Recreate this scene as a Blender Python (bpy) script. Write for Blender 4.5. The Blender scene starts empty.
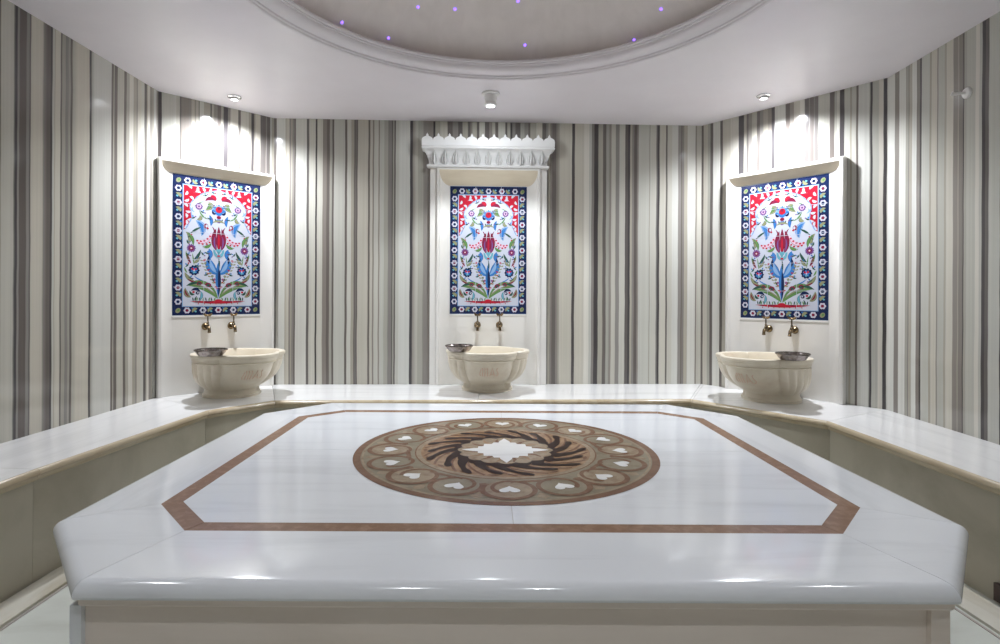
import bpy, bmesh, math, random
from mathutils import Vector, Matrix, Euler
random.seed(7)
PI = math.pi
sc = bpy.context.scene
col = sc.collection

# ------------------------------------------------------------------ helpers
class MB:
    """collects shapes that become ONE mesh object"""
    def __init__(s): s.v = []; s.f = []; s.m = []
    def add(s, vs, fs, mi=0):
        o = len(s.v); s.v += [tuple(p) for p in vs]
        for f in fs: s.f.append(tuple(i + o for i in f)); s.m.append(mi)
    def box(s, x0, x1, y0, y1, z0, z1, mi=0):
        vs = [(x0,y0,z0),(x1,y0,z0),(x1,y1,z0),(x0,y1,z0),(x0,y0,z1),(x1,y0,z1),(x1,y1,z1),(x0,y1,z1)]
        s.add(vs, [(0,3,2,1),(4,5,6,7),(0,1,5,4),(1,2,6,5),(2,3,7,6),(3,0,4,7)], mi)
    def prism(s, poly, z0, z1, mi=0):
        n = len(poly)
        vs = [(x,y,z0) for x,y in poly] + [(x,y,z1) for x,y in poly]
        fs = [tuple(range(n-1,-1,-1)), tuple(range(n,2*n))] + [(i,(i+1)%n,n+(i+1)%n,n+i) for i in range(n)]
        s.add(vs, fs, mi)
    def loft(s, rings, closed=True, cap0=True, cap1=True, mi=0):
        n = len(rings[0]); vs = [p for r in rings for p in r]; fs = []
        for k in range(len(rings)-1):
            for i in range(n if closed else n-1):
                j = (i+1) % n
                fs.append((k*n+i, k*n+j, (k+1)*n+j, (k+1)*n+i))
        if cap0: fs.append(tuple(range(n-1,-1,-1)))
        if cap1: fs.append(tuple(range((len(rings)-1)*n, len(rings)*n)))
        s.add(vs, fs, mi)
    def lathe(s, prof, M=None, n=32, mi=0, cap0=False, cap1=False):
        M = M or Matrix.Identity(4)
        rings = [[M @ Vector((r*math.cos(2*PI*i/n), r*math.sin(2*PI*i/n), h)) for i in range(n)] for r, h in prof]
        s.loft(rings, True, cap0, cap1, mi)
    def tube(s, pts, rad, n=12, mi=0):
        pts = [Vector(p) for p in pts]; rings = []
        if not isinstance(rad, (list, tuple)): rad = [rad]*len(pts)
        up = Vector((1,0,0))
        for i, p in enumerate(pts):
            t = (pts[min(i+1,len(pts)-1)] - pts[max(i-1,0)]).normalized()
            a = up - t*up.dot(t)
            if a.length < .05: a = Vector((0,1,0)) - t*t.y
            a.normalize(); b = t.cross(a)
            rings.append([p + (a*math.cos(2*PI*k/n) + b*math.sin(2*PI*k/n))*rad[i] for k in range(n)])
        s.loft(rings, True, True, True, mi)
    def build(s, name, mats, parent=None, angle=35, smooth=True, fix=True):
        me = bpy.data.meshes.new(name); me.from_pydata(s.v, [], s.f)
        if not isinstance(mats, (list, tuple)): mats = [mats]
        for m in mats: me.materials.append(m)
        me.polygons.foreach_set('material_index', s.m)
        me.update()
        if fix:
            bm = bmesh.new(); bm.from_mesh(me)
            bmesh.ops.recalc_face_normals(bm, faces=bm.faces); bm.to_mesh(me); bm.free()
        if smooth:
            me.shade_smooth(); me.set_sharp_from_angle(angle=math.radians(angle))
        o = bpy.data.objects.new(name, me); col.objects.link(o)
        if parent: o.parent = parent
        return o

def tag(o, label=None, cat=None, group=None, kind=None):
    if label: o['label'] = label
    if cat: o['category'] = cat
    if group: o['group'] = group
    if kind: o['kind'] = kind
    return o
def thing(name, label, cat, loc=(0,0,0), rz=0, group=None):
    o = bpy.data.objects.new(name, None); col.objects.link(o)
    o.empty_display_size = .05
    o.location = loc; o.rotation_euler = (0,0,rz)
    return tag(o, label, cat, group)
def copy_thing(root, loc, rz, label):
    r = root.copy(); col.objects.link(r); r.location = loc; r.rotation_euler = (0,0,rz); r['label'] = label
    for ch in list(root.children):
        c = ch.copy(); col.objects.link(c); c.parent = r
        for g in list(ch.children):
            d = g.copy(); col.objects.link(d); d.parent = c
    return r

# ------------------------------------------------------------------ materials
def mat(name, rgb, rough=.5, metal=0, spec=.5):
    m = bpy.data.materials.new(name); m.use_nodes = True
    b = m.node_tree.nodes['Principled BSDF']
    b.inputs['Base Color'].default_value = (*rgb, 1); b.inputs['Roughness'].default_value = rough
    b.inputs['Metallic'].default_value = metal; b.inputs['Specular IOR Level'].default_value = spec
    return m
def N(m, t, **kw):
    n = m.node_tree.nodes.new(t)
    for k, v in kw.items(): setattr(n, k, v)
    return n
def marble(name, base, vein, rough=.15, stretch=(1.2,7,7), scale=1.5, lo=.48, hi=.75, bump=0, spec=.5, cloud=.06):
    m = mat(name, base, rough, spec=spec); t = m.node_tree; L = t.links
    b = t.nodes['Principled BSDF']
    tc = N(m,'ShaderNodeTexCoord'); mp = N(m,'ShaderNodeMapping'); mp.inputs['Scale'].default_value = stretch
    L.new(tc.outputs['Object'], mp.inputs['Vector'])
    nz = N(m,'ShaderNodeTexNoise'); nz.inputs['Scale'].default_value = scale; nz.inputs['Detail'].default_value = 8; nz.inputs['Roughness'].default_value = .6
    nz.inputs['Distortion'].default_value = .4
    L.new(mp.outputs[0], nz.inputs['Vector'])
    r = N(m,'ShaderNodeValToRGB'); r.color_ramp.elements[0].position = lo; r.color_ramp.elements[1].position = hi
    r.color_ramp.elements[0].color = (*base,1); r.color_ramp.elements[1].color = (*vein,1)
    L.new(nz.outputs['Fac'], r.inputs['Fac'])
    n2 = N(m,'ShaderNodeTexNoise'); n2.inputs['Scale'].default_value = 2.3; n2.inputs['Detail'].default_value = 3
    L.new(tc.outputs['Object'], n2.inputs['Vector'])
    mr = N(m,'ShaderNodeMapRange'); mr.inputs['To Min'].default_value = 1-cloud; mr.inputs['To Max'].default_value = 1+cloud
    L.new(n2.outputs['Fac'], mr.inputs['Value'])
    mx = N(m,'ShaderNodeVectorMath', operation='MULTIPLY')
    L.new(r.outputs['Color'], mx.inputs[0]); L.new(mr.outputs[0], mx.inputs[1])
    L.new(mx.outputs[0], b.inputs['Base Color'])
    if bump:
        bp = N(m,'ShaderNodeBump'); bp.inputs['Strength'].default_value = bump; bp.inputs['Distance'].default_value = .01
        n3 = N(m,'ShaderNodeTexNoise'); n3.inputs['Scale'].default_value = 9
        L.new(tc.outputs['Object'], n3.inputs['Vector']); L.new(n3.outputs['Fac'], bp.inputs['Height']); L.new(bp.outputs[0], b.inputs['Normal'])
    return m
STRIPES={
 'left':(4.8807,"0.0000W 0.0543X 0.0831L 0.1203L 0.1825G 0.2765L 0.3243K 0.3519L 0.4480G 0.4952L 0.5915G 0.6855L 0.7287G 0.8089X 0.8575M 0.8755M 0.9140W 0.9583M 0.9831G 1.0136G 1.0894G 1.1873K 1.2091K 1.2451K 1.2759W 1.3303L 1.3667M 1.4037G 1.4752X 1.5067M 1.5268W 1.5621L 1.6429M 1.6675M 1.6978M 1.7350W 1.8373L 1.9345X 1.9575W 1.9973L 2.0506L 2.0840X 2.1019G 2.1907G 2.2221G 2.2779L 2.3699M 2.4150L 2.4685L 2.5700G 2.6109M 2.6469L 2.7034L 2.7625M 2.7834M 2.8333L 2.8984L 2.9624L 3.0015L 3.0359L 3.1135L 3.1920K 3.2242W 3.2799L 3.3197K 3.3450K 3.3828W 3.4510L 3.5161M 3.5324K 3.5629K 3.5879G 3.5935L 3.6627G~ 3.6716X 3.6865M 3.6986K 3.7416M 3.7604K 3.7699L 3.8449G 3.8516M~ 3.8787K 3.8993X 3.9132L 3.9273G 3.9343L 3.9701K 3.9811G 4.0068M 4.0292G 4.0443K 4.0595G~ 4.0983L 4.1951X 4.2118G~ 4.2372W 4.3883K 4.4070G 4.4164K 4.4449L 4.5082K 4.5332G 4.5635W 4.6048G 4.6364M 4.6524L 4.6902L 4.7232K 4.7511G 4.7624W 4.7852M 4.8140G 4.8315W 4.8610M 4.8849M"),
 'lch':(0.8627,"0.0023X 0.0231L 0.1005W 0.1180L 0.1431K 0.1533M 0.2070M 0.2252G 0.2490M 0.2561G 0.2774K 0.2830L 0.3131G 0.3603X 0.3684G 0.3860M 0.4127K 0.4380G 0.4568X 0.4910M 0.5109L 0.5713K 0.5917L 0.6537G 0.6747X 0.6958M~ 0.7121L 0.7491K 0.7865K 0.7949M 0.8033K 0.8311L 0.8456G"),
 'back':(3.6431,"-0.0207G 0.0008K 0.0231W 0.0949G 0.1032L 0.1280M 0.1445G 0.1528M 0.1694K 0.1826W 0.2729K 0.2936L 0.3459X 0.3600L 0.4057M 0.4390K 0.4639G 0.4847K 0.4997L 0.5914K 0.6097L 0.6431G 0.6681K 0.6806M 0.6848K 0.6982L 0.7851K 0.8010L 0.8228M 0.8353L 0.8713M 0.8831L 0.9191G 0.9527M 0.9846K 0.9930G 1.0030K 1.0165L 1.0450W 1.1359X 1.1586M~ 1.1881L 1.2049G 1.2471M 1.2893M 1.3315X 1.3484G 1.3906L 1.4498K 1.4922M 1.5396K 1.5769G 1.6236K 1.6448M 1.6618G 1.7000K 1.7213L 1.7689K 1.8064M 1.8319G 1.8575K 1.8831L 1.9428K 1.9599G 1.9855X 2.0026M 2.0282K 2.0710G 2.1052M 2.1394K 2.1566G 2.2080L 2.2595K 2.2938M 2.3110G 2.3282M 2.3453K 2.3797M 2.3969G 2.4098L 2.5158X 2.5399L 2.6210W 2.6642L 2.6858M 2.7075X 2.7438G 2.7836K 2.8113G 2.8373M 2.8564L 2.8937M 2.9267L 2.9762K 3.0023X 3.0196G 3.0370M 3.0544K 3.0805M 3.0936L 3.1851G 3.1938L 3.2461M~ 3.2619X 3.2758L 3.3309K 3.3449L 3.3860W 3.4385M 3.4648K 3.4735M 3.4911G 3.5217W 3.5902M 3.6016L 3.6315L"),
 'rch':(1.3682,"-0.0364L -0.0220G -0.0031K 0.0186L 0.0579G 0.0810K 0.1057W 0.1708K 0.1939L 0.2640W 0.3308X 0.3745G 0.3961K 0.4117M 0.4404G 0.4808K 0.5048M 0.5326G 0.5678M 0.5972X 0.6218W 0.7008K 0.7325M 0.7631L 0.8063W 0.8403K 0.8697M 0.8767K 0.9043M 0.9112K 0.9344L 1.0107K 1.0415G 1.0577L 1.0758X 1.1052L 1.1405G 1.1524L 1.1797K 1.1932W 1.2598G 1.2657X 1.2782L 1.3158W 1.3425X 1.3638W 1.4034M 1.4269L"),
 'right':(4.5674,"0.0548W 0.0677M 0.1107W 0.1734G 0.1984M 0.2076G 0.2330W 0.2732M 0.3012X 0.3159L 0.3817G 0.3982L 0.4427M 0.4523L 0.5016G 0.5169L 0.5680M 0.6024G 0.6096M 0.6389X 0.6466G 0.6627L 0.7242W 0.7507L 0.7677X 0.7896K 0.8125L 0.8827X 0.9043L 0.9546L 1.0267L 1.0901G 1.1314L 1.2327G 1.3079K 1.3370L 1.4066L 1.4710K 1.5175L 1.5744X 1.6059M 1.6494W 1.7318X 1.7748M 1.8221X 1.8397G 1.9467X 1.9684K 2.0148L 2.1062G 2.1895L 2.2891X 2.3264X 2.3675K 2.3902L 2.4371L 2.4681G 2.5074M 2.5531L 2.6534L 2.6963K 2.7229X 2.7700X 2.7859L 2.8715L 2.9406G 3.0193L 3.0526L 3.1440K 3.1907G 3.2877L 3.3245K 3.3554W 3.4484G 3.5094M 3.5544K 3.5727L 3.6760G 3.7470M 3.7765X 3.7939W 3.8748M 3.9046L 3.9643L 4.0085L 4.0646G 4.1153L 4.2021L 4.2840L 4.3576M 4.4001X 4.4335W 4.4964G 4.5549L"),
}

PAL = dict(W=(.60,.586,.528), L=(.50,.485,.422), G=(.362,.348,.295), M=(.245,.225,.203), K=(.135,.12,.11), X=(.07,.063,.064))
def stripe_marble(key):
    """vertical banded marble: bands laid out along the wall's own length (object X)"""
    length, txt = STRIPES[key]
    m = mat('striped_marble_' + key, (.5,.5,.5), .12); t = m.node_tree; L = t.links; b = t.nodes['Principled BSDF']
    tc = N(m,'ShaderNodeTexCoord'); sp = N(m,'ShaderNodeSeparateXYZ'); L.new(tc.outputs['Object'], sp.inputs[0])
    wob = N(m,'ShaderNodeTexNoise'); wob.inputs['Scale'].default_value = 3.0; wob.inputs['Detail'].default_value = 3
    L.new(tc.outputs['Object'], wob.inputs['Vector'])
    w1 = N(m,'ShaderNodeMath', operation='MULTIPLY_ADD'); w1.inputs[1].default_value = .012; w1.inputs[2].default_value = -.006
    L.new(wob.outputs['Fac'], w1.inputs[0])
    u = N(m,'ShaderNodeMath', operation='ADD'); L.new(sp.outputs['X'], u.inputs[0]); L.new(w1.outputs[0], u.inputs[1])
    stops = []
    E = .0012
    bands = []
    for tok in txt.split():
        fade = tok.endswith('~'); tok = tok.rstrip('~')
        bands.append((float(tok[:-1]), tok[-1], fade))
    for i, (x, c, fade) in enumerate(bands):
        x1 = bands[i+1][0] if i+1 < len(bands) else length + .1
        k = 1 + random.uniform(-.09, .09)
        tint = random.uniform(-.03, .03)
        rgb = tuple(min(1, v*k*(1 + s*tint)) for v, s in zip(PAL[c], (1,0,-1)))
        stops.append((x + E, rgb))
        if not fade: stops.append((max(x + 2*E, x1 - E), rgb))
    cur = None; start = 0
    while start < len(stops):
        seg = stops[start:start+30]
        if start: seg = [stops[start-1]] + seg
        a0, a1 = seg[0][0], seg[-1][0]
        mr = N(m,'ShaderNodeMapRange'); mr.inputs['From Min'].default_value = a0; mr.inputs['From Max'].default_value = a1
        L.new(u.outputs[0], mr.inputs['Value'])
        r = N(m,'ShaderNodeValToRGB'); e = r.color_ramp.elements
        for k, (x, c) in enumerate(seg):
            p = (x-a0)/(a1-a0)
            el = e[k] if k < 2 else e.new(min(1,p))
            el.position = min(1, p); el.color = (*c, 1)
        # elements are kept sorted, so set every colour again in order
        for k, (x, c) in enumerate(seg):
            e[k].position = min(1, (x-a0)/(a1-a0))
        for k, (x, c) in enumerate(seg): e[k].color = (*c, 1)
        L.new(mr.outputs[0], r.inputs['Fac'])
        if cur is None: cur = r.outputs['Color']
        else:
            g = N(m,'ShaderNodeMath', operation='GREATER_THAN'); g.inputs[1].default_value = a0
            L.new(u.outputs[0], g.inputs[0])
            mx = N(m,'ShaderNodeMix', data_type='RGBA'); L.new(g.outputs[0], mx.inputs['Factor'])
            L.new(cur, mx.inputs[6]); L.new(r.outputs['Color'], mx.inputs[7]); cur = mx.outputs[2]
        start += 30
    mp = N(m,'ShaderNodeMapping'); mp.inputs['Scale'].default_value = (70,0,.35)
    L.new(tc.outputs['Object'], mp.inputs['Vector'])
    nz = N(m,'ShaderNodeTexNoise'); nz.inputs['Scale'].default_value = 1; nz.inputs['Detail'].default_value = 4; nz.inputs['Roughness'].default_value = .65
    L.new(mp.outputs[0], nz.inputs['Vector'])
    mr = N(m,'ShaderNodeMapRange'); mr.inputs['From Min'].default_value = .25; mr.inputs['From Max'].default_value = .75
    mr.inputs['To Min'].default_value = .90; mr.inputs['To Max'].default_value = 1.08
    L.new(nz.outputs['Fac'], mr.inputs['Value'])
    mul = N(m,'ShaderNodeVectorMath', operation='MULTIPLY'); L.new(cur, mul.inputs[0]); L.new(mr.outputs[0], mul.inputs[1])
    L.new(mul.outputs[0], b.inputs['Base Color'])
    return m

white_marble = marble('white_marble', (.80,.80,.79), (.60,.60,.585), .14, (.5,7,7), 1.6, .52, .82)
platform_marble = marble('platform_marble', (.76,.785,.815), (.60,.62,.65), .13, (.6,6,6), 1.5, .5, .85)
platform_side = marble('platform_side_marble', (.76,.785,.815), (.60,.62,.65), .13, (6,.6,6), 1.5, .5, .85)
bench_marble = marble('bench_marble', (.80,.80,.79), (.62,.62,.61), .2, (7,.6,7), 1.7, .5, .85)
cove_marble = marble('cove_marble', (.70,.62,.48), (.58,.49,.36), .25, (.6,2,2), 3, .45, .75)
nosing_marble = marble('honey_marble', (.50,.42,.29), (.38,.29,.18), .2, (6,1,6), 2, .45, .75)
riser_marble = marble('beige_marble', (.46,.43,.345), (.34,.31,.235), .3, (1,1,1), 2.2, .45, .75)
panel_marble = marble('cream_marble', (.76,.745,.71), (.66,.625,.56), .22, (1,1,.6), 2.0, .52, .8)
basin_marble = marble('basin_marble', (.69,.625,.50), (.58,.49,.37), .28, (1,1,1), 5, .5, .75)
base_marble = marble('base_marble', (.75,.67,.60), (.66,.58,.50), .3, (.5,1,4), 2.0, .45, .75)
floor_marble = marble('floor_marble', (.70,.73,.68), (.55,.57,.51), .2, (1,3,1), 1.4, .5, .8)
gutter_marble = marble('gutter_marble', (.70,.68,.60), (.50,.45,.34), .25, (3,.7,1), 2.0, .5, .75)
cornice_mat = marble('cornice_marble', (.80,.80,.79), (.70,.70,.69), .4, (1,1,1), 3, .5, .8)
grout = mat('grout', (.42,.38,.34), .8)
plaster = marble('ceiling_plaster', (.83,.79,.82), (.80,.755,.785), .32, (1,1,1), 2, .4, .8, spec=.4)
dome_mat = marble('dome_plaster', (.86,.80,.77), (.78,.72,.69), .5, (3,3,.3), 3, .4, .8)
brown = marble('brown_stone', (.235,.135,.085), (.34,.215,.145), .22, (6,6,6), 5, .45, .8, cloud=.15)
rust = marble('rust_stone', (.20,.105,.065), (.14,.07,.04), .22, (4,4,4), 6, .4, .75, cloud=.15)
tan = marble('tan_stone', (.32,.25,.17), (.23,.15,.095), .22, (3,3,3), 6, .45, .72, cloud=.15)
olive = marble('olive_stone', (.26,.22,.155), (.20,.16,.105), .22, (3,3,3), 5, .45, .75, cloud=.12)
amber = marble('amber_stone', (.33,.205,.115), (.22,.12,.065), .22, (3,3,3), 7, .42, .72, cloud=.2)
dark = mat('dark_stone', (.030,.014,.011), .35, spec=.06)
for m_ in (brown, rust, tan, olive, amber): m_.node_tree.nodes['Principled BSDF'].inputs['Specular IOR Level'].default_value = .16
brass = marble('aged_brass', (.25,.18,.10), (.09,.065,.04), .25, (1,1,1), 40, .4, .7); brass.node_tree.nodes['Principled BSDF'].inputs['Metallic'].default_value = 1
dbrass = mat('dark_brass', (.10,.075,.045), .35, .9)
pewter = marble('pewter', (.30,.265,.25), (.14,.115,.105), .24, (1,1,1), 60, .42, .7); pewter.node_tree.nodes['Principled BSDF'].inputs['Metallic'].default_value = 1
chrome = mat('chrome', (.75,.75,.74), .15, 1)
white_metal = mat('white_metal', (.85,.84,.82), .35)
emblem_mat = mat('carved_emblem_stone', (.66,.46,.34), .45)
dark_wood = mat('dark_brown_stone', (.06,.035,.03), .4)
def emis(name, rgb, k):
    m = mat(name, rgb, .4); b = m.node_tree.nodes['Principled BSDF']
    b.inputs['Emission Color'].default_value = (*rgb,1); b.inputs['Emission Strength'].default_value = k; return m
lens_mat = emis('lamp_lens', (.92,.96,1), 9)
star_mat = emis('violet_led', (.24,.12,1), 2.4)

# ------------------------------------------------------------------ room plan
Lc = (-2.41,4.08); BL = (-1.80,4.69); BR = (1.84,4.84); Rc = (2.68,3.76); F0 = (-2.49,-.8); R1 = (2.42,-.8)
CEIL = 2.73; SEAT = .50
plan = [F0, Lc, BL, BR, Rc, R1]
def frame(a, b):
    d = Vector((b[0]-a[0], b[1]-a[1])); return d.length, math.atan2(d.y, d.x)
WALLS = dict(left=(F0,Lc,'wall_left'), lch=(Lc,BL,'wall_back_left'), back=(BL,BR,'wall_back'), rch=(BR,Rc,'wall_back_right'), right=(Rc,R1,'wall_right'))
for key, (a, b, nm) in WALLS.items():
    l, rz = frame(a, b)
    mb = MB(); mb.add([(0,0,0),(l,0,0),(l,0,CEIL),(0,0,CEIL),(-.06,.12,0),(l+.06,.12,0),(l+.06,.12,CEIL),(-.06,.12,CEIL)],
                      [(0,1,2,3),(4,7,6,5),(0,3,7,4),(1,5,6,2),(3,2,6,7),(0,4,5,1)])
    o = mb.build(nm, stripe_marble(key), smooth=False); o.location = (a[0],a[1],0); o.rotation_euler = (0,0,rz); tag(o, kind='structure')
mb = MB(); mb.box(F0[0]-.1, R1[0]+.1, -.92, -.8, 0, CEIL)
tag(mb.build('wall_front', panel_marble, smooth=False), kind='structure')
mb = MB(); mb.prism([(-2.6,-.92),(2.8,-.92),(2.85,3.8),(1.9,4.98),(-1.86,4.83),(-2.55,4.15)], -.1, 0)
tag(mb.build('floor', floor_marble, smooth=False), kind='structure')

# ceiling with the round opening
DC = (.09,2.47); RO = 1.335
def hit(ang):
    dx, dy = math.cos(ang), math.sin(ang); best = 9
    for i in range(len(plan)):
        a, b = plan[i], plan[(i+1)%len(plan)]
        ex, ey = b[0]-a[0], b[1]-a[1]; den = dx*ey - dy*ex
        if abs(den) < 1e-9: continue
        t = ((a[0]-DC[0])*ey - (a[1]-DC[1])*ex)/den; s = ((a[0]-DC[0])*dy - (a[1]-DC[1])*dx)/den
        if t > 0 and -1e-6 <= s <= 1+1e-6: best = min(best, t)
    return best + .02
angs = sorted([2*PI*i/160 for i in range(160)] + [math.atan2(p[1]-DC[1], p[0]-DC[0]) % (2*PI) for p in plan])
rings = []
for z, inner in ((CEIL,1),(CEIL,0),(CEIL+.12,0),(CEIL+.12,1)):
    rings.append([(DC[0]+(RO if inner else hit(a))*math.cos(a), DC[1]+(RO if inner else hit(a))*math.sin(a), z) for a in angs])
mb = MB(); mb.loft(rings + [rings[0]], True, False, False)
tag(mb.build('ceiling', plaster, angle=30), kind='structure')
M0 = Matrix.Translation((DC[0],DC[1],0))
prof = [(1.352,2.732),(1.352,2.722),(1.345,2.718),(1.335,2.722),(1.332,2.731),(1.322,2.733),(1.320,2.742),(1.306,2.745)]
for k in range(9):
    a = k/8*PI/2; prof.append((1.300-.042*math.sin(a), 2.747+.036*(1-math.cos(a))))
prof += [(1.250,2.785),(1.249,2.793),(1.238,2.795),(1.235,2.803),(1.240,2.812),(1.29,2.815),(1.40,2.815),(1.40,2.85)]
mb = MB(); mb.lathe(prof, M0, 160)
tag(mb.build('trim_1', plaster, angle=28), kind='structure')
DR, DZ = 1.7083, 1.7317
a0 = math.asin(1.345/DR)
mb = MB(); mb.lathe([(DR*math.sin(a0*(1-k/24))+1e-4, DZ+DR*math.cos(a0*(1-k/24))) for k in range(25)], M0, 96)
dome = mb.build('ceiling_dome', dome_mat); tag(dome, kind='structure')
stars = [(-1.083,3.04,2.835),(-.872,3.313,2.864),(-.634,3.52,2.869),(-.44,3.449,3.028),(-.216,3.513,3.049),(.178,3.498,3.093),(.236,3.699,2.909),(.9,3.481,2.846),(1.003,3.273,2.932)]
SL = ['violet star light in the dome, at the far left by its rim','violet star light second from the left along the dome rim','violet star light third from the left along the dome rim',
 'faint violet star light high in the dome, left of the pair near the top','faint violet star light high in the dome, right of the pair near the top','violet star light at the very top middle of the visible dome',
 'violet star light above the middle ceiling lamp, close to the dome rim','violet star light at the right, nearest the dome rim','violet star light at the far right, higher in the dome']
for (x,y,z), lb in zip(stars, SL):
    n = Vector((DC[0]-x, DC[1]-y, DZ-z)).normalized()
    mb = MB(); mb.lathe([(.0001,.007),(.005,.006),(.009,.002),(.0095,-.004)], Matrix.Translation((x,y,z)) @ n.to_track_quat('Z','Y').to_matrix().to_4x4(), 12)
    tag(mb.build('star_light', star_mat), lb, 'light', 'star lights in the dome')

# ------------------------------------------------------------------ benches
def bez(a, b, n): return [tuple(a[i]+(b[i]-a[i])*k/n for i in range(2)) for k in range(n+1)]
SLAB = [(.55,SEAT),(.0225,SEAT),(.0225,SEAT-.052),(.55,SEAT-.052)]
NOSE = [(.022,SEAT)] + [(.022-.022*math.sin(k/6*PI/2), SEAT-.022+.022*math.cos(k/6*PI/2)) for k in range(1,7)] + \
       [(.004,SEAT-.028),(.012,SEAT-.031),(.014,SEAT-.034),(.016,SEAT-.046),(.021,SEAT-.050),(.022,SEAT-.052)]
def section(Wp, Np, prof, D):
    wx, wy = (Wp[0]-Np[0])/D, (Wp[1]-Np[1])/D
    return [(Np[0]+wx*d, Np[1]+wy*d, z) for d, z in prof]
def lerp(a, b, t): return (a[0]+(b[0]-a[0])*t, a[1]+(b[1]-a[1])*t)
def bench(label, A, B, C, D_, cuts, seat_mat):
    """A,B along the wall; C,D_ along the nose; cuts = fractions where stones meet"""
    cx, cy = (A[0]+B[0]+C[0]+D_[0])/4, (A[1]+B[1]+C[1]+D_[1])/4
    t = thing('marble_bench', label, 'bench', (cx,cy,0))
    sh = lambda p: (p[0]-cx, p[1]-cy)
    A, B, C, D_ = map(sh, (A,B,C,D_))
    D = .62
    pr = [(D if d == .55 else d, z) for d, z in SLAB]
    L = math.hypot(D_[0]-C[0], D_[1]-C[1]); g = .0009/L
    cs = [0] + cuts + [1]
    for i in range(len(cs)-1):
        t0, t1 = cs[i]+g, cs[i+1]-g
        mb = MB(); mb.loft([section(lerp(A,B,t0), lerp(C,D_,t0), pr, D), section(lerp(A,B,t1), lerp(C,D_,t1), pr, D)])
        mb.build('seat_slab', seat_mat, t, 30)
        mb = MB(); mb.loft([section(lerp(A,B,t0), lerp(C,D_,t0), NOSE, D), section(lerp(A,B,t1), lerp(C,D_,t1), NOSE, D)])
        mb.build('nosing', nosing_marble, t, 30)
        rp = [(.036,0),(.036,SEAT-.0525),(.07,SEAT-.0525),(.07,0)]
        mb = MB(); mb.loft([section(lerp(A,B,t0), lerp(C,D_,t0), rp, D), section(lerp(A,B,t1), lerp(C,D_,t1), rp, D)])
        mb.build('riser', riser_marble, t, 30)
    fill = [(.055,.003),(.055,SEAT-.012),(D-.003,SEAT-.012),(D-.003,.003)]
    mb = MB(); mb.loft([section(lerp(A,B,.002), lerp(C,D_,.002), fill, D), section(lerp(A,B,.998), lerp(C,D_,.998), fill, D)])
    mb.build('core', grout, t, 30)
    return t
def ext(p, q, y):   # point on line p-q at given y
    s = (y-p[1])/(q[1]-p[1]); return (p[0]+(q[0]-p[0])*s, y)
i_ = .002
wl0, wl1 = (-2.471+i_,.25), (-2.41+i_,4.078)
n0, n1, n2, n3, n4, n5 = (-1.925,2.205), (-1.795,3.610), (-1.502,3.958), (1.481,4.094), (2.051,3.392), (2.078,2.265)
nl0 = (-2.0,.25); nr0 = (2.10,.25)
bench('long white marble bench with beige riser along the left striped wall', wl0, (-2.444,2.404), nl0, (-1.918,2.404), [], bench_marble)
b1 = bench('left side bench between the corner of the left basin and the bench seam', (-2.444,2.404), wl1, (-1.918,2.404), n1, [], bench_marble)
bench('diagonal corner bench under the left basin', (-2.409,4.078), (-1.801,4.686), n1, n2, [], white_marble)
bench('low white bench along the back wall under the middle basin', (-1.80,4.687), (1.839,4.837), n2, n3, [.48], white_marble)
bench('diagonal corner bench under the right basin', (1.841,4.836), (2.677,3.76), n3, n4, [.02], white_marble)
rb = bench('long white marble bench with beige riser along the right striped wall', (2.677,3.758), (2.478,.25), n4, nr0, [], bench_marble)
mb = MB(); mb.box(-.034,-.012,-.12,.0,.013,.085)
o = mb.build('dark_end_block', dark_wood, None, smooth=False); o.location = (2.116,2.30,0)
tag(o, 'small dark brown block at the foot of the right bench riser', 'block')

# gutters along the foot of the side benches
def strip(name, pts, z, m):
    mb = MB(); mb.prism(pts, .0005, z); return tag(mb.build(name, m, smooth=False), kind='structure')
strip('trim_2', [(-1.83,.3),(-1.80,3.3),(-1.93,3.3),(-1.965,.3)], .012, gutter_marble)
strip('trim_3', [(1.92,.3),(2.05,.3),(2.06,3.2),(1.90,3.2)], .012, gutter_marble)
strip('trim_4', [(-1.815,.3),(-1.785,3.3),(-1.795,3.3),(-1.825,.3)], .003, grout)
strip('trim_5', [(1.895,.3),(1.905,.3),(1.885,3.2),(1.875,3.2)], .003, grout)

# ------------------------------------------------------------------ the platform
PT = .52
OUT = [(-1.045,1.41),(1.197,1.41),(1.55,1.80),(1.56,3.46),(1.235,3.83),(-1.075,3.83),(-1.40,3.47),(-1.395,1.80)]
INL = [(-.935,1.732),(1.102,1.732),(1.30,1.95),(1.30,3.37),(1.087,3.566),(-.91,3.566),(-1.135,3.37),(-1.135,1.95)]
def inset(poly, w):
    n = len(poly); out = []
    for i in range(n):
        p0, p1, p2 = Vector(poly[i-1]), Vector(poly[i]), Vector(poly[(i+1)%n])
        a = (p1-p0).normalized(); b = (p2-p1).normalized()
        na, nb = Vector((-a.y,a.x)), Vector((-b.y,b.x)); k = (na+nb); k = k/(k.dot(na))
        out.append(tuple(p1 + k*w))
    return out
pl = thing('marble_platform', 'large octagonal white marble heated platform with brown inlay in the middle of the room', 'platform', (0,0,0))
ND = .30
EP = [(ND,PT),(.05,PT),(.034,PT-.0015)] + [(.034-.034*math.sin(k/8*PI/2), PT-.0355+.034*math.cos(k/8*PI/2)) for k in range(1,9)] + \
     [(.0035,PT-.043),(.010,PT-.047),(.03,PT-.0475),(ND,PT-.0475)]
UP = [(.014,PT-.048),(.015,PT-.062),(.020,PT-.068),(.034,PT-.070),(.10,PT-.070),(.10,PT-.048)]
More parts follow.
